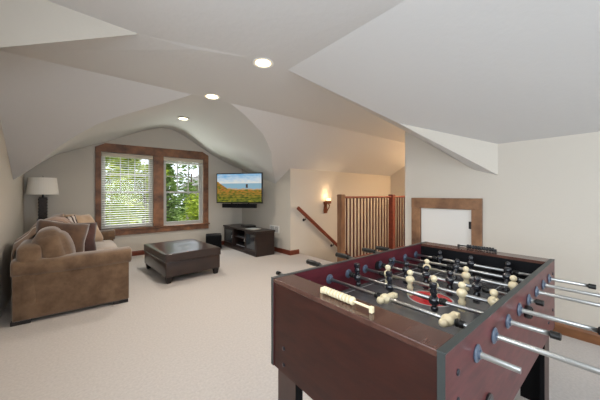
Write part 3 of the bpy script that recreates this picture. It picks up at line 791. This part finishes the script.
P(MB().box((LI, Yn+TK+.0005, ZP-.012), (LO, Yf-TK-.0005, ZP)), 'playfield', fm.m)
for cx, sx_ in ((LI, 1), (LO, -1)):
    for cy, sy_ in ((Yn+TK, 1), (Yf-TK, -1)):
        m = MB(); a = m.bm.verts.new((cx, cy+sy_*.0006, ZP+.02)); b = m.bm.verts.new((cx+sx_*.10, cy+sy_*.0006, ZP+.0006)); c = m.bm.verts.new((cx+sx_*.0006, cy+sy_*.10, ZP+.0006)); d = m.bm.verts.new((cx+sx_*.0006, cy+sy_*.0006, ZP+.0006))
        m.bm.faces.new((a, b, c)); m.bm.faces.new((a, b, d)); m.bm.faces.new((a, c, d)); m.bm.faces.new((b, c, d))
        P(m, 'corner_ramp', fm.m)
# legs: L-shaped, wood outside and black inside
for lx, sx_ in ((X0+.006, 1), (X1-.012, -1)):
    for ly, sy_ in ((Yn+.018, 1), (Yf-.036, -1)):
        m = MB(); xo = lx+sx_*.02; yo = ly+sy_*.02; W_ = .125
        z1 = ZB+.11
        if sx_ == 1: xx0 = X0+.0245
        else: xx0 = X1-.0245
        yy0 = Yn+TK+.001 if sy_ == 1 else Yf-TK-.001
        pts = [(xx0, yy0), (xx0+sx_*W_, yy0), (xx0+sx_*W_, yy0+sy_*.02), (xx0+sx_*.02, yy0+sy_*.02), (xx0+sx_*.02, yy0+sy_*W_), (xx0, yy0+sy_*W_)]
        m.prism(pts, 2, .03, z1)
        lg = P(m, 'leg', [leg_out, blackmat])
        for p in lg.data.polygons:
            n = p.normal; p.material_index = 0 if (n.x*sx_ < -.5 or n.y*sy_ < -.5) and not (abs(p.center.x+O_[0]-xx0) > .03 and abs(p.center.y+O_[1]-yy0) > .03) else 1
            c = p.center
            if n.x*sx_ > .5 or n.y*sy_ > .5: p.material_index = 1
        P(MB().cyl((xx0+sx_*.03, yy0+sy_*.03, 0), (xx0+sx_*.03, yy0+sy_*.03, .03), .028, n=20), 'leveller', black_m, lg)
# bushings
def bushing(x, y, s_):
    M = Matrix.Translation((x, y, ZR)) @ Matrix.Rotation(-s_*PI/2, 4, 'X')
    return MB().lathe([(.0, 0), (.024, 0), (.025, .003), (.022, .006), (.013, .008), (.0125, .012), (0, .012)], 24, M)
rows = [.853+.1494*k for k in range(8)]
for k, x in enumerate(rows):
    P(bushing(x, Yn-.0003, -1), 'bushing', bush_m, smooth=False)
    P(bushing(x, Yf-TK-.0003, -1), 'bushing', bush_m)
    P(bushing(x, Yf+.0003, 1), 'bushing', bush_m)
    P(bushing(x, Yn+TK+.0003, 1), 'bushing', bush_m)
# players
def man(x, y, ang_):
    """ang_: 0 upright with feet down; rotation about the rod"""
    M = Matrix.Translation((x, y, ZR)) @ Matrix.Rotation(ang_, 4, 'Y')
    m = MB()
    m.sph((0, 0, .041), .0150, (1, 1, 1.0), 16, M)                        # head
    m.lathe([(.007, .016), (.0085, .03), (.007, .034)], 12, M)            # neck
    m.sph((0, 0, .006), .0222, (.95, 1.0, .95), 18, M)                    # chest round the rod
    m.lathe([(.010, -.056), (.0105, -.048), (.0150, -.038), (.0155, -.030), (.0105, -.022), (.012, -.014), (.014, .0)], 14, M)
    m.box((-.011, -.0135, -.073), (.011, .0135, -.048), .004, 2, M)       # feet block
    return m
men = {0: [.82, .64, .46], 1: [.655, .404], 2: [.925, .73, .521], 3: [.837, .709, .589, .468, .349], 4: [.922, .815, .697, .577, .457],
       5: [.765, .555, .351], 6: [.661, .411], 7: [.819, .631, .442]}
angs = {0: .1, 1: 2*PI*.20+.35, 2: PI-.12, 3: .0, 4: .06, 5: -.05, 6: .5, 7: 0}
angs[1] = -1.54; angs[0] = -1.05
white_rows = (0, 1, 3, 5)
near_end = {0: .172, 1: -.12, 2: .158, 3: .065, 4: .253, 5: -.06, 6: -.10, 7: .125}
far_end = {0: 1.22, 1: 1.12, 2: 1.22, 3: 1.05, 4: 1.242, 5: 1.03, 6: 1.235, 7: 1.212}
for k, x in enumerate(rows):
    wt = k in white_rows; near_h = wt and k in (1, 3, 5); far_h = not wt
    yn, yf = near_end[k], far_end[k]
    if k == 4: yn = .243
    rod = P(MB().cyl((x, yn, ZR), (x, yf, ZR), .008, n=14), 'rod', chrome, smooth=False)
    for p in rod.data.polygons: p.use_smooth = len(p.vertices) == 4
    for y in men[k]:
        P(man(x, y, angs[k] if not (k == 4 and y > .9) else .3), 'player', cream if wt else blk, rod, smooth=True)
    ys = sorted(men[k])
    for yb, s_ in ((ys[0], -1), (ys[-1], 1)):
        b0 = yb + s_*.024; b1 = yb + s_*.052
        if min(b0, b1) > Yn+TK+.012 and max(b0, b1) < Yf-TK-.012:
            M = Matrix.Translation((x, b0, ZR)) @ Matrix.Rotation(-s_*PI/2, 4, 'X')
            P(MB().lathe([(.0, 0), (.013, 0), (.0145, .006), (.012, .010), (.0145, .015), (.0125, .026), (0, .028)], 16, M), 'bumper', grip, rod, smooth=False)
    def handle(y0, s_):
        M = Matrix.Translation((x, y0, ZR)) @ Matrix.Rotation(-s_*PI/2, 4, 'X')
        return MB().lathe([(0, 0), (.012, 0), (.0165, .008), (.014, .02), (.0175, .05), (.0175, .085), (.015, .105), (.017, .115), (.012, .12), (0, .12)], 16, M)
    def cap(y0, s_):
        M = Matrix.Translation((x, y0, ZR)) @ Matrix.Rotation(-s_*PI/2, 4, 'X')
        return MB().lathe([(0, -.001), (.0118, -.001), (.0118, .022), (.010, .024), (0, .024)], 14, M)
    if far_h: P(handle(yf, 1), 'handle', grip, rod, smooth=True); 
    elif k == 0: P(cap(yf+.01, 1), 'end_cap', grip, rod)
    if near_h: P(handle(yn, -1), 'handle', grip, rod, smooth=True)
    elif k in (2, 4, 7, 6): P(cap(yn, -1), 'end_cap', grip, rod)
# bolts
for (y, z) in ((.919, .59), (.919, .522), (.36, .59), (.36, .522)):
    M = Matrix.Translation((X0+.004, y, z)) @ Matrix.Rotation(-PI/2, 4, 'Y')
    P(MB().lathe([(0, 0), (.0085, 0), (.008, .003), (.004, .0045), (0, .0045)], 16, M), 'bolt', bolt_m)
for (x, z) in ((.725, .797), (.725, .727), (2.02, .80), (2.02, .60), (1.90, .565)):
    M = Matrix.Translation((x, Yn, z)) @ Matrix.Rotation(PI/2, 4, 'X')
    P(MB().lathe([(0, 0), (.0085, 0), (.008, .003), (.004, .0045), (0, .0045)], 16, M), 'bolt', bolt_m)
# ball return arch and serving cups
arch = [(.905, ZB+.03)] + [(.945 + .040*math.cos(PI - a*PI/10), .600 + .040*math.sin(a*PI/10)) for a in range(11)] + [(.985, ZB+.03)]
br = P(MB().prism(arch, 1, Yn-.006, Yn-.0002, .001), 'ball_return', black_m)
arch2 = [(.914, ZB+.04)] + [(.945 + .031*math.cos(PI - a*PI/10), .600 + .031*math.sin(a*PI/10)) for a in range(11)] + [(.976, ZB+.04)]
P(MB().prism(arch2, 1, Yn-.0068, Yn-.006), 'opening', mat('return_shade', (.03, .035, .04, 1), .3), br)  # dark plate standing for the shade inside the return hole
for y, s_, nm in ((Yn, -1, 'serving_cup'), (Yf-TK, -1, 'ball_entry')):
    xc_ = 1.405 if s_ and nm == 'serving_cup' else 1.425
    M = Matrix.Translation((xc_, y, ZR - (.035 if nm == 'serving_cup' else 0))) @ Matrix.Rotation(PI/2, 4, 'X')
    if nm == 'serving_cup': P(MB().lathe([(0, 0), (.024, 0), (.026, .010), (.023, .022), (.019, .022), (.018, .006), (0, .005)], 20, M), nm, black_m)
    else: P(MB().lathe([(.017, 0), (.026, 0), (.026, .006), (.017, .006)], 24, M).lathe([(0, .001), (.017, .001)], 24, M), nm, black_m)
# score counters on the two end ledges
def scorer(xc_, ya, yb, ystick, mt):
    s_ = P(MB().cyl((xc_, ya, ZT+.014), (xc_, ystick, ZT+.014), .0045, n=8), 'score_rail', mt)
    n = 10; step = (yb-ya)/n
    for k in range(n):
        y = ya + step*k
        M = Matrix.Translation((xc_, y, ZT+.014)) @ Matrix.Rotation(-PI/2, 4, 'X')
        b = step*.96 if step > 0 else step*.96
        P(MB().lathe([(0, 0), (.0065, 0), (.0130, b*.18), (.0140, b*.5), (.0130, b*.82), (.0065, b), (0, b)], 14, M), 'score_bead', mt, s_, smooth=False)
    for y in (ya-math.copysign(.006, yb-ya), ystick): P(MB().box((xc_-.007, y-.006, ZT), (xc_+.007, y+.006, ZT+.02), .002), 'bracket', mt, s_)
scorer(.70, .722, .577, .508, cream)
scorer(2.04, .545, .705, .755, black_m)

# ------------------------------------------------------------------ outdoors
leafA = mat('leaf_yellow_green', lin(190, 200, 72), .6, noise=(1.5, lin(118, 142, 44), (1, 1, 1)), spec=.2)
leafB = mat('leaf_green', lin(136, 160, 86), .6, noise=(1.5, lin(84, 112, 54), (1, 1, 1)), spec=.2)
bark = mat('bark', lin(110, 92, 76), .9, noise=(6, lin(74, 60, 50), (1, 1, .3)))
def tree(x, y, zc, r, hgt, lm, label, name='leafy_tree', n=2600, ls=.16, seed=0, conifer=False):
    rnd = random.Random(seed)
    t = thing(name, label, 'tree', (x, y, -3.0), group='trees outside the window')
    MB().cyl((0, 0, 0), (.1, 0, zc+3.0+hgt*.3), .16, .05, n=10).build('trunk', bark, t)
    m = MB()
    cl = [(rnd.uniform(-r, r)*.8, rnd.uniform(-r, r)*.8, zc+3+rnd.uniform(-hgt, hgt)*.85, rnd.uniform(.35, .7)*r) for _ in range(16)]
    for k in range(n):
        if conifer:
            u = rnd.random()**.7; zz = zc+3+hgt - 2*hgt*u; rr = r*u*(.55+.45*abs(math.sin(u*26)))*rnd.uniform(.5, 1); a = rnd.uniform(0, 2*PI)
            c = Vector((rr*math.cos(a), rr*math.sin(a), zz - rr*.25))
        else:
            q = rnd.choice(cl); d = Vector((rnd.gauss(0, 1), rnd.gauss(0, 1), rnd.gauss(0, 1))).normalized()
            c = Vector(q[:3]) + d*q[3]*rnd.uniform(.6, 1.05)
        s_ = ls*rnd.uniform(.6, 1.3); R = Matrix.Rotation(rnd.uniform(0, 6.3), 3, 'Z') @ Matrix.Rotation(rnd.uniform(-1.2, 1.2), 3, 'X')
        vs = [m.bm.verts.new(c + R @ Vector(p)*s_) for p in ((-.5, 0, 0), (0, .28, .06), (.5, 0, 0), (0, -.28, .06))]
        m.bm.faces.new(vs)
    m.build('foliage', lm, t, recalc=False)
tree(.55, 12.6, 1.3, 1.0, 2.2, leafA, 'bright yellow-green tree at the left of the left window', seed=1, n=4200, ls=.2)
tree(2.2, 14.4, 1.3, .75, 2.3, leafA, 'yellow-green tree at the right of the left window', seed=2, n=3800, ls=.2)
tree(4.45, 13.2, .1, .95, .9, leafA, 'low yellow-green tree seen in the lower right window', seed=3, n=2600, ls=.18)
tree(3.55, 16.0, 2.0, 1.15, 3.0, leafB, 'darker green fir at the left side of the right window', 'fir_tree', seed=4, n=4600, ls=.2, conifer=True)
tree(-2.6, 17.0, 1.4, 1.9, 2.6, leafB, 'green tree behind the left edge of the left window', seed=5, n=3600, ls=.34)
tree(1.2, 17.6, 1.5, 1.6, 3.2, leafA, 'tall pale tree far behind the left window', seed=6, n=5200, ls=.34)
tree(5.9, 19.6, 1.9, 1.5, 2.6, leafB, 'green tree in front of the house beyond the right window', seed=8, n=2400, ls=.26)
t = thing('neighbouring_house', 'grey-brown timber house partly visible through the right window', 'house', (10.4, 25.5, -3))
MB().box((-2.0, -2, 0), (3.5, 4, 5.2)).build('wall', mat('house_wall', lin(176, 160, 148), .8, noise=(2, lin(150, 134, 122), (1, 1, 12))), t)
MB().prism([(-2.6, 5.0), (4.1, 5.0), (.75, 7.2)], 1, -2.6, 4.4).build('roof', mat('house_roof', lin(150, 146, 142), .8), t)
fr = MB().box((-1.5, -2.06, 2.6), (-.2, -2.0, 4.1)).build('window', mat('house_window', lin(190, 200, 205), .1), t)
MB().box((-1.6, -2.1, 2.5), (-.1, -2.05, 2.6)).build('window_sill', mat('house_trim', lin(150, 96, 64), .6), t)
m = MB(); m.poly([(-40, 6.6, -3.0), (50, 6.6, -3.0), (50, 90, -3.0), (-40, 90, -3.0)])
struct('ground', m, mat('lawn', lin(150, 170, 90), .9, noise=(1.2, lin(110, 138, 66), (1, 1, 1))))

# ------------------------------------------------------------------ lights, world, camera
w = bpy.data.worlds.new('w'); bpy.context.scene.world = w; w.use_nodes = True
bg = w.node_tree.nodes['Background']; bg.inputs[0].default_value = (.86, .93, 1, 1); bg.inputs[1].default_value = 1.7
sun = bpy.data.lights.new('sun', 'SUN'); sun.energy = 2.5; sun.angle = .03; sun.color = (1, .96, .86)
so = bpy.data.objects.new('sun', sun); C.objects.link(so); so.rotation_euler = Vector((-.55, .28, -.8)).to_track_quat('-Z', 'Y').to_euler()
def area(name, loc, rot, sx, sy, e, col):
    l = bpy.data.lights.new(name, 'AREA'); l.shape = 'RECTANGLE'; l.size = sx; l.size_y = sy; l.energy = e; l.color = col
    o = bpy.data.objects.new(name, l); C.objects.link(o); o.location = loc; o.rotation_euler = rot; return o
area('back_fill', (1.3, -3.25, 1.4), (PI/2, 0, 0), 2.4, 1.3, 105, (.80, .90, 1))  # added fill lamp outside the unseen back window
area('daylight_left', (LX-.25, -.15, 1.45), (PI/2, 0, -PI/2), 2.9, 1.4, 70, (.82, .91, 1))
for (x, y) in ((.6, 1.0), (.6, -.9)):  # two unseen ceiling lamps added as fill near the camera
    can(x, y, HC+.02, 'added unseen recessed ceiling light ' + ('over the near end of the games table' if y > 0 else 'by the added back window behind the games table'), 30)
def aim(a, b): return (Vector(b) - Vector(a)).to_track_quat('-Z', 'Y').to_euler()
area('sky_fill', (1.3, 7.7, 3.9), aim((1.3, 7.7, 3.9), (1.3, 5.6, 0)), 3.0, 1.2, 260, (.88, .95, 1))  # added lamp above the window view, brightens the bay floor
area('lawn_fill', (1.4, 8.6, -.9), aim((1.4, 8.6, -.9), (1.4, 5.0, 2.4)), 4.0, 1.6, 330, (.93, 1, .92))  # added lamp below the sill view, brightens the vault like bounce off grass
can(5.8, 2.35, HC-.001, 'round lit recessed ceiling light over the stair landing', 150, (1, .72, .45))
can(4.4, 2.15, HC-.001, 'added hidden ceiling light brightening the stairwell near the railing', 90, (1, .88, .76))  # added where the wall hides it, brightens the stairwell

cd = bpy.data.cameras.new('cam'); cam = bpy.data.objects.new('camera', cd); C.objects.link(cam)
cam.location = (0, 0, H); cam.rotation_euler = (PI/2, 0, th - PI/2)
cd.sensor_width = 36; cd.lens = f_ * 36 / 600; cd.shift_y = -(200 - cy_) / 600; cd.clip_start = .02
bpy.context.scene.camera = cam
sce = bpy.context.scene
sce.view_settings.view_transform = 'Standard'; sce.view_settings.look = 'None'; sce.view_settings.exposure = 0; sce.view_settings.gamma = 1
sce.view_settings.use_curve_mapping = False
sce.cycles.max_bounces = 10; sce.cycles.diffuse_bounces = 6
